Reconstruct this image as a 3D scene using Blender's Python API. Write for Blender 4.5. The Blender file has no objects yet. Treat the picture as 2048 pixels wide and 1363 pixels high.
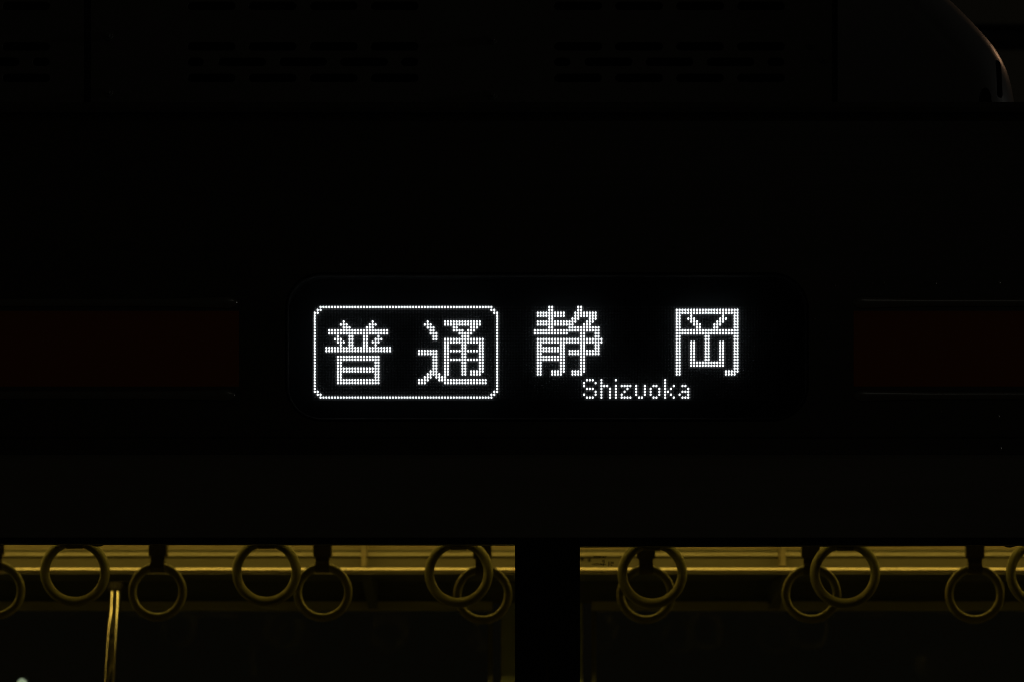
import bpy, bmesh, math, random
from mathutils import Vector, Matrix
random.seed(7)
R = math.radians
sc = bpy.context.scene
C = sc.collection

# ------------------------------------------------------------------ camera, world, light
F = 4335.0            # focal length in photo pixels (2048 wide)
CY = 3.0              # camera stands 3 m in front of the car side (plane Y = 0)
CZ = 1.5              # eye height above the car floor
HZ = 1400.0           # photo row of the eye level
cam_d = bpy.data.cameras.new('camera')
cam = bpy.data.objects.new('camera', cam_d); C.objects.link(cam)
cam.location = (0, -CY, CZ); cam.rotation_euler = (R(90), 0, 0)
cam_d.sensor_width = 36.0; cam_d.lens = F / 2048 * 36.0
cam_d.shift_y = (HZ - 681.5) / 2048
cam_d.clip_start = 0.05; cam_d.clip_end = 200
cam_d.dof.use_dof = True; cam_d.dof.focus_distance = 3.0; cam_d.dof.aperture_fstop = 8.0
sc.camera = cam

w = bpy.data.worlds.new('World'); sc.world = w; w.use_nodes = True
nt = w.node_tree; nt.nodes.clear()
sky = nt.nodes.new('ShaderNodeTexSky'); sky.sky_type = 'NISHITA'; sky.sun_disc = False
sky.sun_elevation = R(-8); sky.sun_rotation = R(200)
bg1 = nt.nodes.new('ShaderNodeBackground'); bg1.inputs[1].default_value = 0.05
bg2 = nt.nodes.new('ShaderNodeBackground')          # dim warm town glow of the night sky, the same all round
bg2.inputs[0].default_value = (1.0, 0.86, 0.55, 1); bg2.inputs[1].default_value = 0.0020
ad = nt.nodes.new('ShaderNodeAddShader'); ow = nt.nodes.new('ShaderNodeOutputWorld')
nt.links.new(sky.outputs[0], bg1.inputs[0]); nt.links.new(bg1.outputs[0], ad.inputs[0])
nt.links.new(bg2.outputs[0], ad.inputs[1]); nt.links.new(ad.outputs[0], ow.inputs[0])

def area(name, loc, target, size, sizey, power, col):
    d = bpy.data.lights.new(name, 'AREA'); d.shape = 'RECTANGLE'; d.size = size; d.size_y = sizey
    d.energy = power; d.color = col
    o = bpy.data.objects.new(name, d); C.objects.link(o); o.location = loc
    o.rotation_euler = (Vector(target) - Vector(loc)).to_track_quat('-Z', 'Y').to_euler()
    return o
# platform lamp under the canopy behind the photographer, and a sodium lamp beyond the car's right end
area('platform_lamp_light', (1.2, -4.2, 4.4), (0.3, 0, 2.0), 1.2, 0.12, 0.12, (1.0, 0.97, 0.86))
area('yard_lamp_light', (4.0, 4.4, 5.3), (0.73, 0.33, 2.49), 0.6, 0.45, 4.5, (1.0, 0.56, 0.30))
area('platform_end_lamp_light', (7.0, -0.05, 3.2), (0.73, 0.33, 2.4), 0.7, 0.5, 8.5, (1.0, 0.98, 0.92))

vs = sc.view_settings
vs.view_transform = 'Standard'; vs.look = 'None'; vs.exposure = 0; vs.gamma = 1; vs.use_curve_mapping = False
cy = sc.cycles
cy.use_denoising = True
try: cy.denoiser = 'OPENIMAGEDENOISE'
except Exception: pass
cy.max_bounces = 10; cy.glossy_bounces = 6; cy.transparent_max_bounces = 16; cy.transmission_bounces = 6
cy.sample_clamp_indirect = 2.0; cy.filter_width = 1.0

def at(px, py, Y):
    k = (Y + CY) / F
    return Vector(((px - 1024) * k, Y, CZ + (HZ - py) * k))
def ax(px, Y): return (px - 1024) * (Y + CY) / F
def az(py, Y): return CZ + (HZ - py) * (Y + CY) / F
def mm(px, Y): return px * (Y + CY) / F

# ------------------------------------------------------------------ materials
def mat(name, col, rough=0.5, metal=0.0, var=0.15, scale=(8, 8, 8), bump=0.0, coat=0.0, spec=0.5, rvar=0.1):
    m = bpy.data.materials.new(name); m.use_nodes = True
    n = m.node_tree; b = n.nodes['Principled BSDF']
    tc = n.nodes.new('ShaderNodeTexCoord'); mp = n.nodes.new('ShaderNodeMapping')
    mp.inputs['Scale'].default_value = scale
    no = n.nodes.new('ShaderNodeTexNoise'); no.inputs['Scale'].default_value = 1.0; no.inputs['Detail'].default_value = 5
    n.links.new(tc.outputs['Object'], mp.inputs[0]); n.links.new(mp.outputs[0], no.inputs['Vector'])
    mx = n.nodes.new('ShaderNodeMix'); mx.data_type = 'RGBA'
    mx.inputs['A'].default_value = tuple(c * (1 - var) for c in col) + (1,)
    mx.inputs['B'].default_value = tuple(min(1, c * (1 + var)) for c in col) + (1,)
    n.links.new(no.outputs['Fac'], mx.inputs['Factor']); n.links.new(mx.outputs['Result'], b.inputs['Base Color'])
    mr = n.nodes.new('ShaderNodeMapRange')
    mr.inputs['To Min'].default_value = max(0.02, rough - rvar); mr.inputs['To Max'].default_value = min(1, rough + rvar)
    n.links.new(no.outputs['Fac'], mr.inputs['Value']); n.links.new(mr.outputs[0], b.inputs['Roughness'])
    b.inputs['Metallic'].default_value = metal
    b.inputs['Specular IOR Level'].default_value = spec
    if coat: b.inputs['Coat Weight'].default_value = coat
    if bump:
        bp = n.nodes.new('ShaderNodeBump'); bp.inputs['Strength'].default_value = bump; bp.inputs['Distance'].default_value = 0.002
        n.links.new(no.outputs['Fac'], bp.inputs['Height']); n.links.new(bp.outputs[0], b.inputs['Normal'])
    return m
def emit(name, col, s):
    m = bpy.data.materials.new(name); m.use_nodes = True
    b = m.node_tree.nodes['Principled BSDF']
    b.inputs['Base Color'].default_value = (0.8, 0.8, 0.8, 1)
    b.inputs['Emission Color'].default_value = col + (1,); b.inputs['Emission Strength'].default_value = s
    return m
def thin_glass(name, tint, refl=0.06, haze=0.0):
    m = bpy.data.materials.new(name); m.use_nodes = True
    n = m.node_tree; n.nodes.clear()
    out = n.nodes.new('ShaderNodeOutputMaterial')
    tr = n.nodes.new('ShaderNodeBsdfTransparent'); tr.inputs[0].default_value = tint + (1,)
    gl = n.nodes.new('ShaderNodeBsdfGlossy'); gl.inputs['Roughness'].default_value = 0.02
    lw = n.nodes.new('ShaderNodeLayerWeight'); lw.inputs[0].default_value = 0.35
    mr = n.nodes.new('ShaderNodeMapRange'); mr.inputs['To Min'].default_value = refl; mr.inputs['To Max'].default_value = 1.0
    pw = n.nodes.new('ShaderNodeMath'); pw.operation = 'POWER'; pw.inputs[1].default_value = 4.0
    mix = n.nodes.new('ShaderNodeMixShader')
    n.links.new(lw.outputs['Facing'], pw.inputs[0]); n.links.new(pw.outputs[0], mr.inputs['Value'])
    n.links.new(mr.outputs[0], mix.inputs[0]); n.links.new(gl.outputs[0], mix.inputs[2])
    src = tr
    if haze:                                    # translucent share added to put a bluish glow round the lit LEDs
        tl = n.nodes.new('ShaderNodeBsdfTranslucent'); tl.inputs[0].default_value = (0.75, 0.9, 1.0, 1)
        m2 = n.nodes.new('ShaderNodeMixShader'); m2.inputs[0].default_value = haze
        n.links.new(tr.outputs[0], m2.inputs[1]); n.links.new(tl.outputs[0], m2.inputs[2]); src = m2
    n.links.new(src.outputs[0], mix.inputs[1]); n.links.new(mix.outputs[0], out.inputs[0])
    return m

M = dict(
    bead=mat('bead_steel', (0.42, 0.42, 0.40), 0.30, 0.9, 0.06, (1.5, 8, 40), rvar=.05),
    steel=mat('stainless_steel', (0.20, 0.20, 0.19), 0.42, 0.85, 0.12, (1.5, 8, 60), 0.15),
    steel_low=mat('stainless_steel_lit', (0.52, 0.52, 0.49), 0.36, 0.85, 0.10, (1.5, 8, 40), 0.10),  # same steel, with the light the lower panel catches put into the colour
    stripe=mat('red_orange_film', (0.86, 0.23, 0.02), 0.45, 0.0, 0.12, (3, 3, 9)),
    roof=mat('roof_paint', (0.16, 0.16, 0.155), 0.6, 0, 0.25, (3, 3, 3), 0.2),
    ac=mat('weathered_aluminium', (0.28, 0.275, 0.255), 0.6, 0.3, 0.25, (5, 5, 9), 0.2),
    cowl=mat('cowl_paint', (0.17, 0.17, 0.165), 0.30, 0.2, 0.15, (9, 9, 9), 0.25, rvar=0.08),
    black=mat('black_rubber', (0.010, 0.011, 0.012), 0.75, 0, 0.2),
    blackp=mat('black_gloss_paint', (0.040, 0.046, 0.052), 0.35, 0, 0.2),
    bezel=mat('matt_black_seal', (0.02, 0.02, 0.018), 0.9, 0, 0.2, spec=0.08),
    board=mat('black_board', (0.006, 0.007, 0.008), 0.7, 0, 0.2),
    led_off=mat('unlit_led_resin', (0.026, 0.027, 0.029), 0.6, 0, 0.1),
    led_on=emit('lit_white_led', (0.94, 0.98, 1.0), 1.5),
    inner=mat('shaded_laminate', (0.11, 0.11, 0.10), 0.5, 0, 0.1),  # shade of the unlit near wall put into colour, darkens the pole's reflection
    ring=mat('cream_plastic', (0.34, 0.345, 0.20), 0.32, 0, 0.06, (20, 20, 20)),
    belt=mat('grey_webbing', (0.16, 0.15, 0.11), 0.8, 0, 0.15, (60, 60, 60), 0.2),
    sleeve=mat('grey_sleeve', (0.20, 0.19, 0.14), 0.6, 0, 0.10),
    chrome=mat('polished_steel', (0.80, 0.79, 0.76), 0.07, 1.0, 0.04, rvar=0.02),
    alu=mat('satin_aluminium', (0.72, 0.71, 0.68), 0.34, 0.7, 0.06, (2, 30, 30)),
    wallp=mat('cream_laminate', (0.45, 0.44, 0.385), 0.45, 0, 0.05, (3, 3, 3)),
    darkp=mat('dark_grey_trim', (0.24, 0.27, 0.26), 0.5, 0, 0.1),
    frame_lit=mat('lit_window_header', (0.78, 0.80, 0.62), 0.5, 0, 0.1),  # grey frame lightened in colour to replace light missing under the rack
    pillar=mat('pale_grey_pillar', (0.60, 0.72, 0.70), 0.5, 0, 0.06),
    frame=mat('grey_window_frame', (0.34, 0.37, 0.28), 0.5, 0, 0.1),
    ceil=mat('ceiling_white', (0.48, 0.47, 0.44), 0.6, 0, 0.05),
    floor=mat('grey_floor', (0.10, 0.10, 0.10), 0.6, 0, 0.2),
    lamp=emit('cabin_tube', (1.0, 0.64, 0.095), 4.2),
    lamp_dim=emit('cabin_tube_dim', (1.0, 0.65, 0.095), 3.1),
    rail=mat('bright_rail', (0.88, 0.83, 0.78), 0.27, 0.95, 0.04, (1, 20, 20), rvar=.04),
    mould=mat('satin_moulding', (0.74, 0.72, 0.66), 0.44, 0.8, 0.04, (1, 20, 20), rvar=.04),
    wallup=mat('pale_lit_laminate', (0.86, 0.78, 0.62), 0.45, 0, 0.05, (3, 3, 3)),
    spot=emit('signal_white', (0.85, 1.0, 0.72), 0.55),
    glass=thin_glass('window_glass', (0.90, 0.92, 0.86), 0.05, 0.0),
    glass_far=thin_glass('far_window_glass', (0.86, 0.90, 0.84), 0.022, 0.0),
    cover=thin_glass('sign_glass', (0.97, 0.97, 0.97), 0.03, 0.007),
    ink=mat('print_ink', (0.01, 0.008, 0.006), 0.6, 0, 0.1),
    steel_dark=mat('dark_steel', (0.03, 0.03, 0.03), 0.6, 0.2, 0.2),
)

# ------------------------------------------------------------------ mesh helpers
def box(bm, x0, x1, y0, y1, z0, z1):
    v = [bm.verts.new(p) for p in ((x0,y0,z0),(x1,y0,z0),(x1,y1,z0),(x0,y1,z0),(x0,y0,z1),(x1,y0,z1),(x1,y1,z1),(x0,y1,z1))]
    for f in ((0,3,2,1),(4,5,6,7),(0,1,5,4),(1,2,6,5),(2,3,7,6),(3,0,4,7)):
        bm.faces.new([v[i] for i in f])
def extrude_x(bm, prof, x0, x1, closed=True):
    a = [bm.verts.new((x0, y, z)) for y, z in prof]; b = [bm.verts.new((x1, y, z)) for y, z in prof]
    n = len(prof)
    for i in range(n if closed else n - 1):
        j = (i + 1) % n
        bm.faces.new((a[i], a[j], b[j], b[i]))
    if closed:
        bm.faces.new(a[::-1]); bm.faces.new(b)
def tube(bm, pts, rad, seg=16, cap=True):
    pts = [Vector(p) for p in pts]; rings = []
    rads = rad if isinstance(rad, (list, tuple)) else [rad] * len(pts)
    up = None
    for i, p in enumerate(pts):
        d = (pts[min(i + 1, len(pts) - 1)] - pts[max(i - 1, 0)]).normalized()
        if up is None:
            up = Vector((0, 0, 1)) if abs(d.z) < 0.9 else Vector((1, 0, 0))
        s = d.cross(up).normalized(); t = s.cross(d).normalized(); up = t
        rings.append([bm.verts.new(p + (s * math.cos(2*math.pi*k/seg) + t * math.sin(2*math.pi*k/seg)) * rads[i]) for k in range(seg)])
    for a, b in zip(rings, rings[1:]):
        for k in range(seg):
            bm.faces.new((a[k], a[(k+1) % seg], b[(k+1) % seg], b[k]))
    if cap:
        bm.faces.new(rings[0][::-1]); bm.faces.new(rings[-1])
def torus(bm, R0, r, cx=0, cz=0, cy=0, n=64, m=16):
    g = []
    for i in range(n):
        a = 2*math.pi*i/n
        g.append([bm.verts.new((cx + (R0 + r*math.cos(b))*math.sin(a), cy + r*math.sin(b), cz + (R0 + r*math.cos(b))*math.cos(a)))
                  for b in (2*math.pi*j/m for j in range(m))])
    for i in range(n):
        for j in range(m):
            bm.faces.new((g[i][j], g[(i+1) % n][j], g[(i+1) % n][(j+1) % m], g[i][(j+1) % m]))
def rrect(x0, x1, z0, z1, r, n=8):
    pts = []
    for cx, cz, a0 in ((x1-r, z1-r, 0), (x0+r, z1-r, 90), (x0+r, z0+r, 180), (x1-r, z0+r, 270)):
        for k in range(n + 1):
            a = R(a0 + 90*k/n); pts.append((cx + r*math.cos(a), cz + r*math.sin(a)))
    return pts
def ngon(bm, pts, Y):
    bm.faces.new([bm.verts.new((x, Y, z)) for x, z in pts])
def tile_with_hole(bm, X0, X1, Z0, Z1, hole, Y, depth=0.0):
    """flat rectangle with a convex rounded hole, and the hole's rim going back by depth"""
    corners = [(X1, Z1), (X0, Z1), (X0, Z0), (X1, Z0)]
    n = len(hole); q = n // 4
    hv = [bm.verts.new((x, Y, z)) for x, z in hole]
    cv = [bm.verts.new((x, Y, z)) for x, z in corners]
    for c in range(4):
        s = list(range(c*q, c*q + q))
        for a, b in zip(s, s[1:]): bm.faces.new((cv[c], hv[a], hv[b]))
        nx = (c + 1) % 4
        bm.faces.new((cv[c], hv[s[-1]], hv[(s[-1] + 1) % n], cv[nx]))
    if depth:
        bv = [bm.verts.new((x, Y + depth, z)) for x, z in hole]
        for i in range(n): bm.faces.new((hv[i], hv[(i+1) % n], bv[(i+1) % n], bv[i]))
def obj(name, bm, m, parent=None, smooth=False, bevel=0.0, weld=True):
    if weld: bmesh.ops.remove_doubles(bm, verts=bm.verts, dist=1e-5)
    bmesh.ops.recalc_face_normals(bm, faces=bm.faces)
    if bevel:
        bmesh.ops.bevel(bm, geom=[e for e in bm.edges if len(e.link_faces) == 2 and e.calc_face_angle(0) > 0.6], offset=bevel, segments=2, affect='EDGES', profile=0.5)
    me = bpy.data.meshes.new(name); bm.to_mesh(me); bm.free()
    me.materials.append(m)
    if smooth:
        for p in me.polygons: p.use_smooth = True
    o = bpy.data.objects.new(name, me); C.objects.link(o)
    if parent: o.parent = parent
    return o
def rel(o, p):      # parent at a thing whose origin is not the world's: keep the mesh where it was built
    o.parent = p; o.location = -p.location
    return o
def thing(name, label, cat, loc=(0, 0, 0), group=None):
    o = bpy.data.objects.new(name, None); C.objects.link(o); o.location = loc
    o.empty_display_size = 0.1
    o['label'] = label; o['category'] = cat
    if group: o['group'] = group
    return o
BM = bmesh.new
def part(name, m, parent, fn, **k):
    bm = BM(); fn(bm); o = obj(name, bm, m, None, **k)
    if parent: o.parent = parent
    return o

# ================================================================== the rail car
XL, XR = -9.5, 9.5
car = thing('rail_car', 'dark stainless steel rail car side with red stripes and two windows lit amber from inside', 'train')
HX0, HX1, HZ0, HZ1 = ax(570, 0), ax(1618, 0), az(842, 0), az(545, 0)
ZE, ZS, ZG = az(228, 0), az(908, 0), az(1074, 0)
def side_panel(bm):
    hole = rrect(HX0, HX1, HZ0, HZ1, mm(72, 0))
    x0, x1, z0, z1 = HX0 - .02, HX1 + .02, HZ0 - .02, HZ1 + .02
    tile_with_hole(bm, x0, x1, z0, z1, hole, 0, 0.06)
    zw = az(872, 0)
    xs = [XL, x0, x1, XR]
    def quad(a, b, c, d):
        bm.faces.new([bm.verts.new(p) for p in ((a, 0, c), (b, 0, c), (b, 0, d), (a, 0, d))])
    for a, b in zip(xs, xs[1:]):
        quad(a, b, z1, ZE)
        quad(a, b, zw, z0)
        extrude_x(bm, [(0, zw), (.0015, zw - .001), (.0015, zw - .002), (0, zw - .003), (0, ZS)], a, b, closed=False)
    for a, b in ((XL, x0), (x1, XR)): quad(a, b, z0, z1)
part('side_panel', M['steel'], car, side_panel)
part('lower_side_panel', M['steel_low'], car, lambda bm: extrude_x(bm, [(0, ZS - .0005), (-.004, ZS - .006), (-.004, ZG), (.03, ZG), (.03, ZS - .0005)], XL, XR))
part('waist_panel', M['steel'], car, lambda bm: box(bm, XL, XR, -.004, .03, 0.0, 0.93))
part('drip_rail', M['steel'], car, lambda bm: extrude_x(bm, [(0.0, ZE + .001), (-.016, ZE - .002), (-.020, ZE + .004), (-.016, ZE + .012), (.02, ZE + .016), (.02, ZE + .001)], XL, XR))
rp = [(.02 + 2.8*t, ZE + .012 + .20*math.sin(math.pi*t)**0.8) for t in [i/24 for i in range(25)]]
part('roof', M['roof'], car, lambda bm: extrude_x(bm, rp + [(y, z - .03) for y, z in rp[::-1]], XL, XR), smooth=False)

# colour stripes and pressed beads
for s, x0, x1 in (('l', XL, ax(478, 0)), ('r', ax(1707, 0), XR)):
    part('colour_stripe', M['stripe'], car, lambda bm: box(bm, x0, x1, -.0008, .0, az(772, 0), az(622, 0)))
def bead(bm, x0, x1, zc):
    tip_left = x0 > XL
    n, seg = 14, 10
    h, d = .0062, .0050
    xs = [x0 + (x1 - x0)*i/20 for i in range(21)]
    ends = []
    L = .020
    for k in range(9):
        ends.append(L * (1 - math.cos(k/8*math.pi/2)))
    xs = sorted(set([round(x, 6) for x in ([x0 + e for e in ends] if tip_left else [x0]) + ([x1 - e for e in ends] if not tip_left else [x1]) + [x0 + .1, x1 - .1]]))
    rows = []
    for x in xs:
        dist = (x - x0) if tip_left else (x1 - x)
        t = min(1, dist / L); k = math.sqrt(max(0, 1 - (1 - t)**2))
        wide = 1 + .55*max(0, 1 - max(0, dist - .012)/.03)*(1 if dist < .042 else 0)
        rows.append([bm.verts.new((x, -d*k*math.sin(math.pi*j/seg), zc + h*k*wide*math.cos(math.pi*j/seg))) for j in range(seg + 1)])
    for a, b in zip(rows, rows[1:]):
        for j in range(seg): bm.faces.new((a[j], a[j+1], b[j+1], b[j]))
for x0, x1, py in ((XL, ax(475, 0), 605), (XL, ax(471, 0), 789), (ax(1704, 0), XR, 605), (ax(1705, 0), XR, 790)):
    part('bead', M['bead'], car, lambda bm: bead(bm, x0, x1, az(py, 0)), smooth=True)
# small weld bumps on the panel at the right
for px, py, r in ((1670, 572, 3.0), (1768, 566, 4), (1872, 567, 4), (1998, 565, 5), (1629, 638, 4), (1882, 822, 4), (1997, 832, 5), (2001, 896, 5), (1745, 567, 2)):
    def bump(bm):
        bmesh.ops.create_uvsphere(bm, u_segments=10, v_segments=6, radius=1, matrix=Matrix.Translation(at(px, py, 0)) @ Matrix.Diagonal((mm(r*.6, 0), .0012, mm(r, 0), 1)))
    part('weld_dimple', M['bead'], car, bump, smooth=True)

# near windows (black surround, glass)
def window(x0, x1, ox0, ox1, zt0, zt1):
    zb = .93; zo = .99
    def fr(bm):
        outer = [(x0, zb), (x1, zb), (x1, ZG), (x0, ZG)]
        inner = [(ox0, zo), (ox1, zo), (ox1, zt1), (ox0, zt0)]
        Y0, Y1 = .002, .028
        a = [bm.verts.new((x, Y0, z)) for x, z in outer]; b = [bm.verts.new((x, Y0, z)) for x, z in inner]
        c = [bm.verts.new((x, Y1, z)) for x, z in outer]; d = [bm.verts.new((x, Y1, z)) for x, z in inner]
        for i in range(4):
            j = (i + 1) % 4
            bm.faces.new((a[i], a[j], b[j], b[i])); bm.faces.new((c[i], d[i], d[j], c[j]))
            bm.faces.new((b[i], b[j], d[j], d[i])); bm.faces.new((a[i], c[i], c[j], a[j]))
    f = part('window', M['blackp'], car, fr)
    def pn(bm):
        bm.faces.new([bm.verts.new((x, .012, z)) for x, z in ((ox0, zo), (ox1, zo), (ox1, zt1), (ox0, zt0))])
    p = part('pane', M['glass'], f, pn)
    return f
PX = ax(1095, 0)
wl = window(-1.45, PX - .001, -1.40, ax(1030, 0), az(1084, 0), az(1087.3, 0))
wr = window(PX + .001, 1.55, ax(1160, 0), 1.50, az(1091, 0), az(1083.5, 0))
for w_, px, py, hw in ((wl, 193, 1091, 15), (wr, 2022, 1093, 13)):
    def la(bm):
        pts = []
        for k in range(13):
            a = math.pi + math.pi*k/12
            pts.append((ax(px + hw*math.cos(a), .05), az(py - 8 - 8*math.sin(a), .05)))
        fr_ = [bm.verts.new((x, .045, z)) for x, z in pts]; bk = [bm.verts.new((x, .06, z)) for x, z in pts]
        bm.faces.new(fr_); bm.faces.new(bk[::-1])
        for i in range(13):
            j = (i + 1) % 13; bm.faces.new((fr_[i], fr_[j], bk[j], bk[i]))
    part('latch', M['black'], w_, la)
# maker's print on the right pane, read from inside, so mirrored from here
def text_mesh(s, size):
    cu = bpy.data.curves.new('print', 'FONT'); cu.body = s; cu.size = size; cu.align_x = 'CENTER'; cu.offset = size*.025
    o = bpy.data.objects.new('print', cu); C.objects.link(o)
    dg = bpy.context.evaluated_depsgraph_get(); me = bpy.data.meshes.new_from_object(o.evaluated_get(dg))
    bpy.data.objects.remove(o); bpy.data.curves.remove(cu)
    return me
def glass_mark(bm):
    Yg = .0128
    for s, px, py, hpx in (('TAOFJIEC', 1199.5, 1115, 4.6), ('JIS', 1206.5, 1122.5, 4.4), ('AXSX=', 1193, 1129.3, 4.4), ('8833', 1221.5, 1126, 4.2), ('1473', 1221.5, 1131.2, 4.2)):
        me = text_mesh(s, mm(hpx, Yg) / .70)
        me.transform(Matrix.Translation(at(px, py, Yg)) @ Matrix.Rotation(R(90), 4, 'X') @ Matrix.Diagonal((-1.0, 1, 1, 1)))
        bm.from_mesh(me); bpy.data.meshes.remove(me)
    c = at(1206.5, 1127, Yg); u = mm(1, Yg)
    def poly(pts): bm.faces.new([bm.verts.new((c.x + x*u, Yg, c.z + z*u)) for x, z in pts])
    poly([(-1.5, -1.5), (1.5, -1.5), (1.5, 1.5), (-1.5, 1.5)])
    poly([(-2.2, 2.2), (2.2, 2.2), (0, 3.9)]); poly([(-2.2, -2.2), (0, -3.9), (2.2, -2.2)])
    poly([(-2.5, -2.0), (-2.5, 2.0), (-5.2, 0)]); poly([(2.5, -2.0), (5.2, 0), (2.5, 2.0)])
part('glass_mark', M['ink'], wr, glass_mark, weld=False)

# inside of the car
YF = 2.80
part('inner_wall', M['inner'], car, lambda bm: (box(bm, XL, XR, .10, .12, az(1080, .11) + .012, 2.22), box(bm, XL, -1.47, .10, .12, 0, az(1080, .11) + .012),
     box(bm, 1.57, XR, .10, .12, 0, az(1080, .11) + .012), box(bm, -1.47, 1.57, .10, .12, 0, .93)))
part('inner_pillar', M['frame'], car, lambda bm: box(bm, ax(1046, .1), ax(1146, .1), .05, .125, .93, az(1080, .11) + .012))
part('ceiling', M['ceil'], car, lambda bm: box(bm, XL, XR, .10, YF + .05, 2.22, 2.25))
part('floor', M['floor'], car, lambda bm: box(bm, XL, XR, .02, YF + .05, -.03, 0))
for x in (XL, XR):
    part('end_wall', M['wallp'], car, lambda bm: box(bm, x - .02, x + .02, .02, YF + .05, 0, 2.25))
Zsh = az(1143, YF)
part('upper_wall', M['wallp'], car, lambda bm: box(bm, XL, XR, YF, YF + .03, Zsh, 2.22))
zm0, zm1 = az(1112, YF - .02), az(1103, YF - .02)
part('wall_moulding', M['mould'], car, lambda bm: extrude_x(bm, [(YF, zm1 + .004), (YF - .009, zm1 + .002), (YF - .0125, zm1), (YF - .014, zm0 + .003), (YF - .011, zm0), (YF, zm0)], XL, XR))
zt2 = az(1100, YF - .04)
part('wall_ledge', M['frame'], car, lambda bm: extrude_x(bm, [(YF - .004, zt2 + .0045), (YF - .016, zt2 + .002), (YF - .016, zt2 - .001), (YF - .004, zt2 - .001)], XL, XR))
part('cove_panel', M['wallup'], car, lambda bm: box(bm, XL, XR, YF - .004, YF - .0005, zt2 - .001, 2.19))
for i in range(-5, 6):
    px = 728 + 838*i
    part('wall_post', M['wallup'], car, lambda bm: box(bm, ax(px - 6, YF - .05), ax(px + 5, YF - .05), YF - .055, YF - .001, az(1131.5, YF - .05), 2.0), bevel=.002)  # pale colour stands in for extra light on the protruding posts
for px, py in ((1164.5, 1117.5), (1179, 1118.5)):
    part('wall_screw', M['black'], car, lambda bm: bmesh.ops.create_cone(bm, cap_ends=True, segments=12, radius1=.0042, radius2=.003, depth=.004,
         matrix=Matrix.Translation(at(px, py, YF - .003)) @ Matrix.Rotation(R(90), 4, 'X')))
part('wall_band', M['darkp'], car, lambda bm: box(bm, XL, XR, YF, YF + .03, az(1205, YF), Zsh))
FW = [(-5.0, ax(985, YF)), (ax(1183, YF), 5.0)]
zwt = az(1220, YF)
def far_low(bm):
    box(bm, XL, -5.0, YF + .002, YF + .03, 0, az(1205, YF)); box(bm, 5.0, XR, YF + .002, YF + .03, 0, az(1205, YF))
    box(bm, -5.0, 5.0, YF + .002, YF + .03, 0, .9)
part('far_lower_wall', M['frame'], car, far_low)
part('far_pillar', M['pillar'], car, lambda bm: box(bm, ax(1002, YF), ax(1166, YF), YF - .004, YF + .03, .9, az(1205, YF)), bevel=.002)
for x0, x1 in FW:
    def fw(bm):
        box(bm, x0, x1, YF - .012, YF + .03, .9, .95)
        box(bm, x0 - .0, x0 + .012, YF - .012, YF + .03, .95, zwt); box(bm, x1 - .012, x1, YF - .012, YF + .03, .95, zwt)
    f = part('far_window', M['darkp'], car, fw)
    part('window_header', M['frame_lit'], f, lambda bm: box(bm, x0, x1, YF - .016, YF + .03, zwt, az(1202, YF)))
    def fp(bm):
        bm.faces.new([bm.verts.new((x, YF + .012, z)) for x, z in ((x0 + .012, .95), (x1 - .012, .95), (x1 - .012, zwt), (x0 + .012, zwt))])
    part('pane', M['glass_far'], f, fp)

# ================================================================== ceiling lamps, racks, poles, strap rails
for y, lab, lm in ((0.86, 'long amber ceiling lamp between added baffles over the seats of the near side', 'lamp_dim'), (1.92, 'long amber ceiling lamp over the far luggage rack side', 'lamp')):
    t = thing('ceiling_lamp', lab, 'lamp', (0, y, 2.22), 'ceiling lamps along the car')
    o = part('diffuser', M[lm], None, lambda bm: box(bm, XL + .1, XR - .1, y - .05, y + .05, 2.185, 2.2)); rel(o, t)
    o = part('lamp_tray', M['ceil'], None, lambda bm: box(bm, XL + .1, XR - .1, y - .07, y + .07, 2.2, 2.2195)); rel(o, t)
    if lm == 'lamp_dim':                    # unseen black baffles, added to keep its light off the back rings
        for sy in (-1, 1):
            o = part('added_baffle', M['black'], None, lambda bm: box(bm, XL + .1, XR - .1, y + sy*.054 - .002, y + sy*.054 + .002, 2.085, 2.1995)); rel(o, t)

def rack(y_front, y_wall, z, lab, sgn):
    t = thing('luggage_rack', lab, 'luggage rack', (0, y_wall, z), 'luggage racks of the car')
    def rail(bm):                            # extruded edge bar with a face that leans back
        pr = [(.0010, -.0062), (0, -.0050), (0, .0002), (.0003, .0008), (.0018, .0050), (.0036, .0060), (.014, .0066), (.014, -.0062)]
        extrude_x(bm, [(y_front + sgn*a, z + b) for a, b in pr], -9.45, 9.45)
    o = part('front_rail', M['rail'], None, rail); rel(o, t)
    def lip(bm):
        ya, yb = sorted((y_front + sgn*.004, y_front + sgn*.02))
        box(bm, -9.45, 9.45, ya, yb, z - .0095, z - .0064)
    o = part('rail_lip', M['alu'], None, lip); rel(o, t)
    def shelf(bm):
        ya, yb = sorted((y_front + sgn*.02, y_wall - sgn*.002))
        box(bm, -9.45, 9.45, ya, yb, z - .008, z - .002)
    o = part('shelf', M['darkp'], None, shelf); rel(o, t)
    for i in range(-6, 7):
        px = 742 + 812*i; xc = ax(px, YF - .1)
        def br(bm):
            prof = [(y_wall - sgn*.003, z - .010), (y_front + sgn*.08, z - .010), (y_front + sgn*.10, z - .02), (y_wall - sgn*.05, z - .075), (y_wall - sgn*.003, z - .085)]
            extrude_x(bm, prof, xc - .012, xc + .012)
        o = part('bracket', M['darkp'], None, br); rel(o, t)
    return t
ZR = az(1138.5, 2.42)
rack(2.42, YF, ZR, 'far side luggage rack with a bright metal front rail behind the hand straps', 1)
rack(0.46, 0.12, ZR, 'near side luggage rack mirrored faintly in the far windows', -1)

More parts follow.
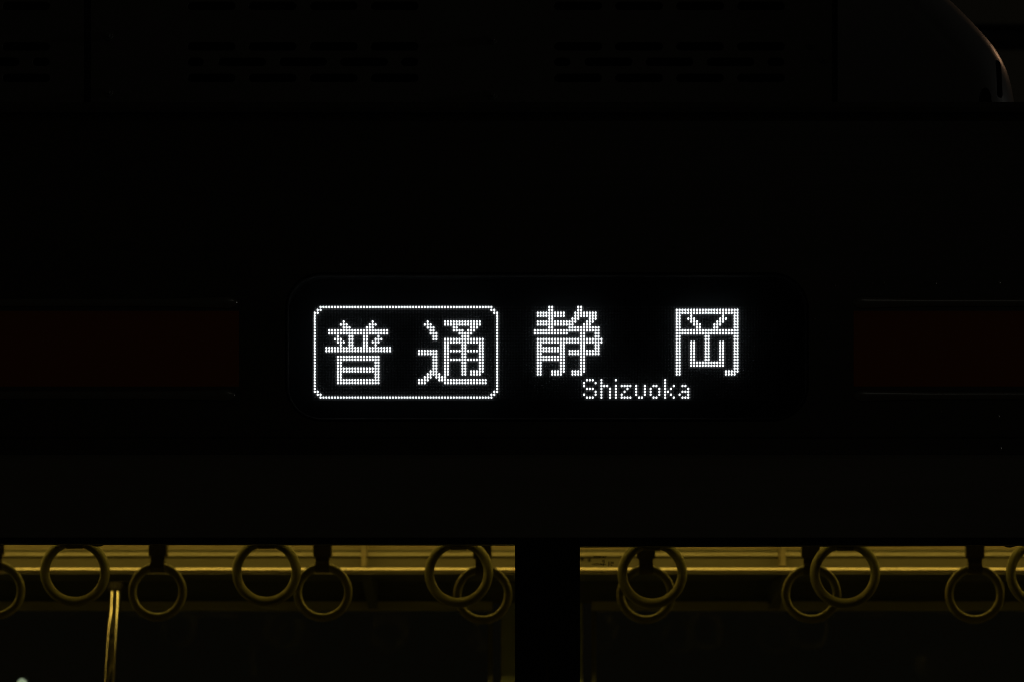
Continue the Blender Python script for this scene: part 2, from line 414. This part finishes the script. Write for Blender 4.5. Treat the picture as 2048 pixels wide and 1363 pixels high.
def pole(pts, lab, cap_dir):
    t = thing('grab_pole', lab, 'grab pole', pts[-1], 'grab poles of the car')
    # smooth the polyline
    P = [Vector(p) for p in pts]; Q = []
    for i in range(len(P) - 1):
        p0, p1, p2, p3 = P[max(i-1, 0)], P[i], P[i+1], P[min(i+2, len(P)-1)]
        for k in range(6):
            u = k/6
            Q.append(.5*((2*p1) + (p2-p0)*u + (2*p0-5*p1+4*p2-p3)*u*u + (3*p1-p0-3*p2+p3)*u**3))
    Q.append(P[-1])
    o = part('pole', M['chrome'], None, lambda bm: tube(bm, Q, .0148, 32), smooth=True); rel(o, t)
    top = P[0]
    def cap(bm):
        tube(bm, [top + Vector((0, 0, -.004)), top + Vector((0, 0, .004)), top + Vector((0, 0, .016)), top + Vector((0, 0, .020))], [.0175, .0185, .0165, .010], 24)
        tube(bm, [top + Vector((0, 0, .010)), top + Vector((0, cap_dir, .018))], .009, 14)
    o = part('fitting', M['steel_dark'], None, cap, smooth=False); rel(o, t)
pole([at(231, 1178, 2.382), at(229.5, 1215, 2.370), at(226, 1250, 2.358), at(223.3, 1290, 2.350), at(220.3, 1340, 2.345), at(218, 1380, 2.343), at(212, 1500, 2.34), at(205, 1900, 2.34)],
     'chrome grab pole with a bend, standing between hand strap rings in the left window', .10)
for px, rowy in ((510, 0), (1838, 0)):
    k = (2*(YF + .012) - .45 + CY)/F; X = (px - 1024)*k
    pole([(X, .42, 1.78), (X, .44, 1.745), (X, .47, 1.70), (X, .485, 1.64), (X, .49, 1.5), (X, .49, 1.0), (X, .5, .6)],
         'near side grab pole seen only as a faint %s reflection in the far glass' % ('left window' if px < 1000 else 'right window'), -.28)

# hand straps
def make_strap():
    t = thing('hand_strap', 'x', 'hand strap', (0, 0, 0), 'hand straps hanging in the car')
    part('ring', M['ring'], t, lambda bm: torus(bm, .0535, .0087), smooth=True)
    def clasp(bm):
        # belt end folded round the top of the ring
        prof = [(.0125*math.cos(a), .0535 + .0125*math.sin(a)) for a in [2*math.pi*k/16 for k in range(16)]]
        extrude_x(bm, prof, -.0150, .0150)
        prof = [(-.0045, .060), (.0045, .060), (.0045, .080), (-.0045, .080)]
        extrude_x(bm, prof, -.0145, .0145)
    part('clasp', M['belt'], t, clasp, bevel=.001)
    part('belt', M['belt'], t, lambda bm: box(bm, -.0150, .0150, -.0028, .0028, .068, .40))
    part('sleeve', M['sleeve'], t, lambda bm: box(bm, -.0195, .0195, -.008, .008, .075, .20), bevel=.0025)
    return t
def copy_thing(o):
    c = o.copy(); C.objects.link(c)
    for ch in list(o.children):
        d = ch.copy(); C.objects.link(d); d.parent = c
    return c
front = [(150, 1142.5, 'larger front hand strap ring immediately left of the bent chrome grab pole'),
         (533, 1142.5, 'second larger hand strap ring from the left, right of the chrome pole'),
         (917.5, 1144.5, 'larger hand strap ring just left of the dark window pillar, crossing a smaller ring'),
         (1304.5, 1146, 'larger hand strap ring just right of the window pillar with a smaller ring directly behind'),
         (1690, 1146, 'larger hand strap ring in the right window overlapping the smaller ring at its lower left'),
         (2079, 1146, 'larger hand strap ring cut off by the right edge of the photo')]
back = [(-10, 1179.5, 'smaller hand strap ring cut off by the left edge of the photo'),
        (315, 1182.5, 'smaller hand strap ring standing free just right of the chrome grab pole'),
        (646, 1183.5, 'smaller hand strap ring right of the second larger ring, its belt in full view'),
        (965.5, 1188, 'smaller hand strap ring partly behind the larger ring beside the window pillar'),
        (1292, 1187.5, 'smaller hand strap ring hanging inside and behind the larger ring right of the pillar'),
        (1622.5, 1186.5, 'smaller hand strap ring behind the larger ring near the middle of the right window'),
        (1949.5, 1187, 'smaller hand strap ring hanging free near the right end of the right window')]
proto = make_strap(); first = True
YA, YB = .87, 1.56
for row, Y in ((front, YA), (back, YB)):
    for px, py, lab in row:
        o = proto if first else copy_thing(proto); first = False
        o.location = at(px, py, Y); o['label'] = lab
        o.rotation_euler = (R(random.uniform(-2, 2)), R(random.uniform(-1.0, 1.0)), R(random.uniform(-9, 9)))
for Y, lab in ((YA, 'horizontal bar carrying the front row of hand straps'), (YB, 'horizontal bar carrying the back row of hand straps')):
    z = az(1145, YA) + .405 if Y == YA else az(1186, YB) + .405
    t = thing('strap_rail', lab, 'rail', (0, Y, z), 'bars that carry the hand straps')
    o = part('bar', M['chrome'], None, lambda bm: tube(bm, [(XL + .05, Y, z), (0, Y, z), (XR - .05, Y, z)], .013, 16), smooth=True); rel(o, t)
    for i in range(-4, 5):
        o = part('hanger', M['chrome'], None, lambda bm: tube(bm, [(i*2.0 + .9, Y, z), (i*2.0 + .9, Y, 2.2195)], .008, 10)); rel(o, t)

# ================================================================== destination sign
rows_txt = {}
def rng(a, b): return list(range(a, b + 1))
BORDER = {0: rng(2, 61), 1: [1, 2, 61, 62], 2: [0, 1, 62, 63], 29: [0, 1, 62, 63], 30: [1, 2, 61, 62], 31: rng(2, 61)}
for r in range(3, 29): BORDER[r] = [0, 63]
FU = {5: [10, 20], 6: [9, 10, 11, 19, 20, 21], 7: [10, 11, 12, 18, 19, 20], 8: rng(5, 25), 9: rng(5, 25),
      10: [8, 12, 13, 17, 18, 22], 11: [7, 8, 9, 12, 13, 17, 18, 21, 22, 23], 12: [8, 9, 10, 12, 13, 17, 18, 20, 21, 22],
      13: [9, 12, 13, 17, 18, 21], 14: rng(4, 26), 15: rng(4, 26), 17: rng(8, 22), 18: rng(8, 22), 19: [8, 9, 21, 22], 20: [8, 9, 21, 22],
      21: rng(8, 22), 22: rng(8, 22), 23: [8, 9, 21, 22], 24: [8, 9, 21, 22], 25: rng(8, 22), 26: rng(8, 22)}
b6 = [45, 46, 51, 52, 57, 58]
TSU = {5: [39] + rng(45, 57), 6: [38, 39, 40] + rng(45, 57), 7: [39, 40, 41, 48, 49, 54, 55, 56], 8: [40, 41, 48, 49, 50, 51, 53, 54, 55],
       9: [40, 41, 42, 50, 51, 52, 53, 54], 10: [41, 42, 51, 52, 53], 11: [41, 42] + rng(45, 58), 12: rng(45, 58), 13: b6, 14: b6,
       15: rng(36, 42) + rng(45, 58), 16: rng(36, 42) + b6, 17: [41, 42] + b6, 18: [41, 42] + rng(45, 58), 19: [41, 42] + b6, 20: [41, 42] + b6,
       21: [41, 42] + b6, 22: [40, 41, 42, 45, 46, 51, 52, 54, 55, 56, 57, 58], 23: [39, 40, 41, 42, 43, 45, 46, 51, 52, 54, 55, 56, 57],
       24: [38, 39, 40, 42, 43, 44, 45], 25: [36, 37, 38, 39, 43, 44] + rng(45, 59), 26: [36, 37, 38] + rng(45, 59)}
SHI = {0: [81, 82, 91, 92], 1: [81, 82, 91, 92], 2: rng(77, 86) + rng(90, 97), 3: rng(77, 86) + rng(90, 97), 4: [81, 82, 89, 90, 91, 95, 96, 97],
       5: rng(77, 90) + [94, 95, 96], 6: rng(77, 89) + [93, 94, 95], 7: [81, 82] + rng(88, 98), 8: rng(76, 98), 9: rng(76, 87) + [92, 93, 97, 98],
       10: [92, 93, 97, 98], 11: rng(77, 99), 12: rng(77, 99), 13: [77, 78, 85, 86, 92, 93, 97, 98], 14: rng(77, 86) + [92, 93, 97, 98],
       15: rng(77, 86) + rng(88, 98), 16: [77, 78, 85, 86] + rng(88, 98), 17: rng(77, 86) + [92, 93], 18: rng(77, 86) + [92, 93],
       19: [77, 78, 85, 86, 92, 93], 20: [77, 78, 85, 86, 92, 93], 21: [77, 78, 85, 86, 92, 93],
       22: [77, 78] + rng(82, 86) + rng(89, 93), 23: [77, 78] + rng(82, 85) + rng(89, 92)}
e4 = [125, 126, 145, 146]
OKA = {1: rng(125, 146), 2: rng(125, 146), 3: e4 + [130, 141], 4: e4 + [129, 130, 131, 140, 141, 142], 5: e4 + [130, 131, 132, 139, 140, 141],
       6: e4 + [131, 132, 133, 138, 139, 140], 7: e4 + [132, 133, 138, 139], 8: rng(125, 146), 9: rng(125, 146), 10: e4 + [135, 136], 11: e4 + [135, 136],
       19: e4 + rng(130, 141), 20: e4 + rng(130, 141), 21: e4, 22: [125, 126] + rng(142, 146), 23: [125, 126] + rng(142, 145)}
for r in range(12, 19): OKA[r] = e4 + [130, 131, 135, 136, 140, 141]
LET = {
 'S': {25: [94, 95, 96], 26: [93, 97], 27: [93], 28: [94, 95, 96], 29: [97], 30: [93, 97], 31: [94, 95, 96]},
 'h': {25: [99], 26: [99], 27: [99, 100, 101], 28: [99, 102], 29: [99, 102], 30: [99, 102], 31: [99, 102]},
 'i': {25: [104], 27: [104], 28: [104], 29: [104], 30: [104], 31: [104]},
 'z': {27: rng(106, 109), 28: [108], 29: [107], 30: [106], 31: rng(106, 109)},
 'u': {27: [111, 114], 28: [111, 114], 29: [111, 114], 30: [111, 114], 31: [112, 113]},
 'o': {27: [117, 118], 28: [116, 119], 29: [116, 119], 30: [116, 119], 31: [117, 118]},
 'k': {25: [121], 26: [121], 27: [121, 124], 28: [121, 123], 29: [121, 122], 30: [121, 123], 31: [121, 124]},
 'a': {27: [127, 128], 28: [129], 29: [127, 128, 129], 30: [126, 129], 31: [127, 128, 129]}}
YB_ = .024                       # face of the LED board, behind the cover glass
sign = thing('destination_sign', 'wide black destination sign with lit white LED characters set into the car side', 'destination sign', at(1094, 842, 0))
YL = YB_ - .0045
PITCH = mm(5.797, YL)
OX, OZ = ax(629.1, YL), az(613.5, YL)
def dome(bm, c, r, rx, rz, d):
    x = OX + c*PITCH; z = OZ - r*PITCH; seg = 8
    a = [bm.verts.new((x + rx*math.cos(2*math.pi*k/seg + .39), YB_ - .0006, z + rz*math.sin(2*math.pi*k/seg + .39))) for k in range(seg)]
    b = [bm.verts.new((x + .92*rx*math.cos(2*math.pi*k/seg + .39), YB_ - d*.7, z + .92*rz*math.sin(2*math.pi*k/seg + .39))) for k in range(seg)]
    t = bm.verts.new((x, YB_ - d, z))
    for k in range(seg):
        j = (k + 1) % seg
        bm.faces.new((a[k], a[j], b[j], b[k])); bm.faces.new((b[k], b[j], t))
lit = set()
def leds(name, rows, label=None):
    bm = BM()
    for r, cs in rows.items():
        for c in sorted(set(cs)):
            lit.add((c, r)); dome(bm, c, r, PITCH*.335, PITCH*.385, .0045)
    o = obj(name, bm, M['led_on'], None, weld=False); rel(o, sign)
    o['kind'] = 'stuff'
    if label: o['label'] = label
    return o
leds('lit_border', BORDER, 'lit white rounded rectangle of LEDs round the two left characters')
leds('lit_character', FU, 'lit white LED character 普')
leds('lit_character', TSU, 'lit white LED character 通')
leds('lit_character', SHI, 'lit white LED character 静')
leds('lit_character', OKA, 'lit white LED character 岡')
for ch, rows in LET.items():
    leds('lit_letter', rows, 'small lit white LED letter ' + ch)
bm = BM()
for c in range(160):
    for r in range(32):
        if (c, r) not in lit: dome(bm, c, r, PITCH*.36, PITCH*.40, .0032)
o = obj('unlit_leds', bm, M['led_off'], None, weld=False); rel(o, sign); o['kind'] = 'stuff'
def board(bm): box(bm, OX - PITCH, OX + 160*PITCH, YB_, YB_ + .006, OZ - 32*PITCH, OZ + PITCH)
rel(part('display_board', M['board'], None, board), sign)
g = .0015
def housing(bm):
    x0, x1, z0, z1 = HX0 + g, HX1 - g, HZ0 + g, HZ1 - g
    p = rrect(x0, x1, z0, z1, mm(72, 0) - g)
    a = [bm.verts.new((x, .006, z)) for x, z in p]; b = [bm.verts.new((x, .05, z)) for x, z in p]
    n = len(p)
    for i in range(n): bm.faces.new((a[i], a[(i+1) % n], b[(i+1) % n], b[i]))
    bm.faces.new(b)
rel(part('housing', M['board'], None, housing), sign)
def gasket(bm):
    r0 = mm(72, 0)
    o1 = rrect(HX0 + .0004, HX1 - .0004, HZ0 + .0004, HZ1 - .0004, r0 - .0004, 12); i1 = rrect(HX0 + .005, HX1 - .005, HZ0 + .005, HZ1 - .005, r0 - .005, 12)
    n = len(o1)
    A = [bm.verts.new((x, -.0004, z)) for x, z in o1]; Bv = [bm.verts.new((x, -.0012, z)) for x, z in [((a[0]*.6 + b[0]*.4), (a[1]*.6 + b[1]*.4)) for a, b in zip(o1, i1)]]
    Cv = [bm.verts.new((x, .001, z)) for x, z in i1]; D = [bm.verts.new((x, .005, z)) for x, z in i1]; E = [bm.verts.new((x, .005, z)) for x, z in o1]
    for L0, L1 in ((A, Bv), (Bv, Cv), (Cv, D), (D, E), (E, A)):
        for i in range(n):
            j = (i + 1) % n; bm.faces.new((L0[i], L0[j], L1[j], L1[i]))
rel(part('bezel', M['bezel'], None, gasket, smooth=True), sign)
def cover(bm): ngon(bm, rrect(HX0 + .005, HX1 - .005, HZ0 + .005, HZ1 - .005, mm(72, 0) - .005, 12), .003)
rel(part('cover_glass', M['cover'], None, cover), sign)

# ================================================================== roof air conditioner
YC = .30
ac = thing('air_conditioner', 'grey slotted air conditioner casing with rounded end cowl on the car roof', 'air conditioner', (0, YC, az(240, YC)))
ZB, ZT = az(250, YC), az(-215, YC)
def capsule(px0, px1, py, hpx):
    return rrect(ax(px0, YC), ax(px1, YC), az(py + hpx, YC), az(py - hpx, YC), mm(hpx, YC)*.999, 5)
def slots_panel(bm, X0, X1, groups):
    """panel between photo columns X0..X1 with rows of rounded slots; the metal between them is one sheet"""
    rows = [93, 124, 156] + [12, -19, -51]
    rows = sorted(rows)
    hh = 8.5; rh = 15.5
    bands = [(r - rh, r + rh, r, i) for i, r in enumerate(rows)]
    edges = []
    y = -215
    def plain(ya, yb):
        bm.faces.new([bm.verts.new(p) for p in (at(X0, yb, YC), at(X1, yb, YC), at(X1, ya, YC), at(X0, ya, YC))])
    for ya, yb, r, i in bands:
        if ya > y + .01: plain(y, ya)
        x = X0
        for gx in groups:
            if i % 3 != 1: sl = [(gx + 122*k, gx + 122*k + 96) for k in range(4)]
            else: sl = [(gx, gx + 33)] + [(gx + 61 + 122*k, gx + 61 + 122*k + 96) for k in range(3)] + [(gx + 427, gx + 461)]
            for a, b in sl:
                if b < X0 + 6 or a > X1 - 6: continue
                if a - 6 > x + .01:
                    bm.faces.new([bm.verts.new(p) for p in (at(x, yb, YC), at(a - 6, yb, YC), at(a - 6, ya, YC), at(x, ya, YC))])
                tile_with_hole(bm, ax(a - 6, YC), ax(b + 6, YC), az(yb, YC), az(ya, YC), capsule(a, b, r, hh), YC, .004)
                x = b + 6
        if x < X1 - .01:
            bm.faces.new([bm.verts.new(p) for p in (at(x, yb, YC), at(X1, yb, YC), at(X1, ya, YC), at(x, ya, YC))])
        y = yb
    plain(y, 250)
for X0, X1, groups in ((-1400, 168, [-1330, -850, -362]), (182, 1664, [375, 1108])):
    o = part('vent_panel', M['ac'], None, lambda bm: slots_panel(bm, X0, X1, groups)); rel(o, ac)
for a_, b_ in ((168, 182), (1664, 1672)):
    o = part('seam_strip', M['steel_dark'], None, lambda bm: box(bm, ax(a_, YC), ax(b_, YC), YC + .004, YC + .008, ZB, ZT)); rel(o, ac)
o = part('dark_backing', M['black'], None, lambda bm: box(bm, ax(-1400, YC), ax(1664, YC), YC + .05, YC + .07, ZB, ZT)); rel(o, ac)  # black sheet stands in for the shade inside the casing
o = part('top_cover', M['ac'], None, lambda bm: box(bm, ax(-1400, YC), ax(1672, YC), YC - .006, YC + 1.6, ZT, ZT + .02)); rel(o, ac)
for px, py in ((217, 72), (217, 185), (985, 80), (1621, 90), (1648, 118), (985, 190)):
    def bolt(bm):
        p = at(px, py, YC)
        tube(bm, [p, p + Vector((0, -.003, 0))], mm(9, YC), 16)
        tube(bm, [p + Vector((0, -.003, 0)), p + Vector((0, -.008, 0))], mm(5, YC), 6)
    o = part('bolt', M['ac'], None, bolt); rel(o, ac)
o = part('rear_panel', M['ac'], None, lambda bm: box(bm, ax(-1400, YC), ax(1672, YC), YC + 1.57, YC + 1.59, ZB, ZT - .001)); rel(o, ac)
o = part('end_panel', M['ac'], None, lambda bm: box(bm, ax(1660, YC), ax(1664, YC), YC + .08, YC + 1.56, ZB, ZT - .001)); rel(o, ac)
# end cowl
def cowl_mesh():
    bm = BM()
    ol = [(1673, -212), (1735, -152), (1790, -98), (1842, -46), (1890, 0), (1918, 27), (1942, 51), (1965, 76), (1985, 100), (2000, 124), (2012, 150), (2020, 178), (2025, 206), (2028, 235), (2029, 262)]
    P = [Vector((ax(x, YC + .06), az(y, YC + .06))) for x, y in ol]
    N = []
    for i in range(len(P)):
        d = (P[min(i+1, len(P)-1)] - P[max(i-1, 0)]).normalized(); N.append(Vector((-d.y, d.x)))
    N = [n if n.x > 0 else -n for n in N]
    rad = .072; Y0 = YC - .012; left = ax(1673, YC); bot = P[-1].y
    layers = []
    for k in range(-1, 11):
        t = math.pi/2*max(k, 0)/10
        ins = rad*(1 - math.sin(t)) + (.008 if k < 0 else 0); y = Y0 + rad*(1 - math.cos(t))
        q = [P[i] - N[i]*ins for i in range(len(P))]
        q[0] = Vector((left, q[0].y))
        lim = left
        for i in range(1, len(q)):                     # keep the left edge straight
            q[i].x = max(q[i].x, lim + .0015*i)
        q[-1] = Vector((q[-1].x, bot))
        layers.append(([Vector((left, bot))] + q, y))
    layers.append((layers[-1][0], Y0 + 1.6))
    rings = [[bm.verts.new((p.x, y, p.y)) for p in q] for q, y in layers]
    for a, b in zip(rings, rings[1:]):
        n = len(a)
        for i in range(n):
            j = (i + 1) % n; bm.faces.new((a[i], a[j], b[j], b[i]))
    bm.faces.new(rings[0]); bm.faces.new(rings[-1][::-1])
    return bm
cw = obj('end_cowl', cowl_mesh(), M['cowl'], None, smooth=False)
def cutter(pts, y0, y1):
    bm = BM()
    a = [bm.verts.new((x, y0, z)) for x, z in pts]; b = [bm.verts.new((x, y1, z)) for x, z in pts]
    bm.faces.new(a); bm.faces.new(b[::-1])
    for i in range(len(a)):
        j = (i + 1) % len(a); bm.faces.new((a[i], a[j], b[j], b[i]))
    return obj('cutter', bm, M['steel_dark'])
slot = rrect(ax(1993, YC), ax(2006, YC), az(196, YC), az(116, YC), mm(6.3, YC), 6)
arch = [(ax(1968 + 13*math.cos(a), YC), az(205 - 26*math.sin(a), YC)) for a in [math.pi*k/12 for k in range(13)]]
arch = [(ax(1985, YC), az(290, YC))] + arch + [(ax(1952, YC), az(290, YC))]
cut = [cutter(slot, YC - .05, YC + .09), cutter(arch, YC - .05, YC + .05)]
for c in cut:
    mo = cw.modifiers.new('cut', 'BOOLEAN'); mo.object = c; mo.operation = 'DIFFERENCE'; mo.solver = 'EXACT'
dg = bpy.context.evaluated_depsgraph_get()
me = bpy.data.meshes.new_from_object(cw.evaluated_get(dg))
cw.modifiers.clear(); cw.data = me
for c in cut: bpy.data.objects.remove(c)
for p in me.polygons: p.use_smooth = abs(p.normal.y) < .9995
try: me.set_sharp_from_angle(angle=R(35))
except Exception: pass
rel(cw, ac)

# ================================================================== beyond the car
tl = thing('track_lamp', 'small greenish white lamp glowing low beyond the glass at the lower left corner', 'lamp', at(44, 1370, 3.3))
pc = at(44, 1366, 3.3)
def lens(bm):
    bmesh.ops.create_uvsphere(bm, u_segments=20, v_segments=10, radius=1, matrix=Matrix.Translation(pc) @ Matrix.Diagonal((.0145, .008, .0150, 1)))
rel(part('lens', M['spot'], None, lens, smooth=True), tl)
def slats(bm):
    for k in range(-3, 4):
        z = pc.z + k*.0052
        box(bm, pc.x - .016, pc.x + .016, pc.y - .014, pc.y - .009, z - .0008, z + .0008)
rel(part('louvre', M['steel_dark'], None, slats), tl)
rel(part('post', M['steel_dark'], None, lambda bm: (box(bm, pc.x - .02, pc.x + .02, pc.y + .009, pc.y + .03, pc.z - .02, pc.z + .02), box(bm, pc.x - .01, pc.x + .01, pc.y + .012, pc.y + .03, 0, pc.z - .02))), tl)
bd = thing('canopy_beam', 'dark station canopy beam against the night sky above right of the roof cowl', 'beam', at(2000, 84, 7.0))
def beam(bm):
    a, b = at(1500, 62, 7.0), at(3200, 84, 7.0)
    box(bm, a.x, b.x, 7.0, 7.02, b.z, a.z)
    box(bm, a.x, b.x, 6.93, 7.09, b.z - .012, b.z); box(bm, a.x, b.x, 6.93, 7.09, a.z, a.z + .012)
rel(part('girder', M['steel_dark'], None, beam), bd)
def post(bm):
    x = at(3000, 0, 7.0).x; box(bm, x - .1, x + .1, 6.95, 7.07, 0, bd.location.z - .013)
rel(part('column', M['steel_dark'], None, post), bd)
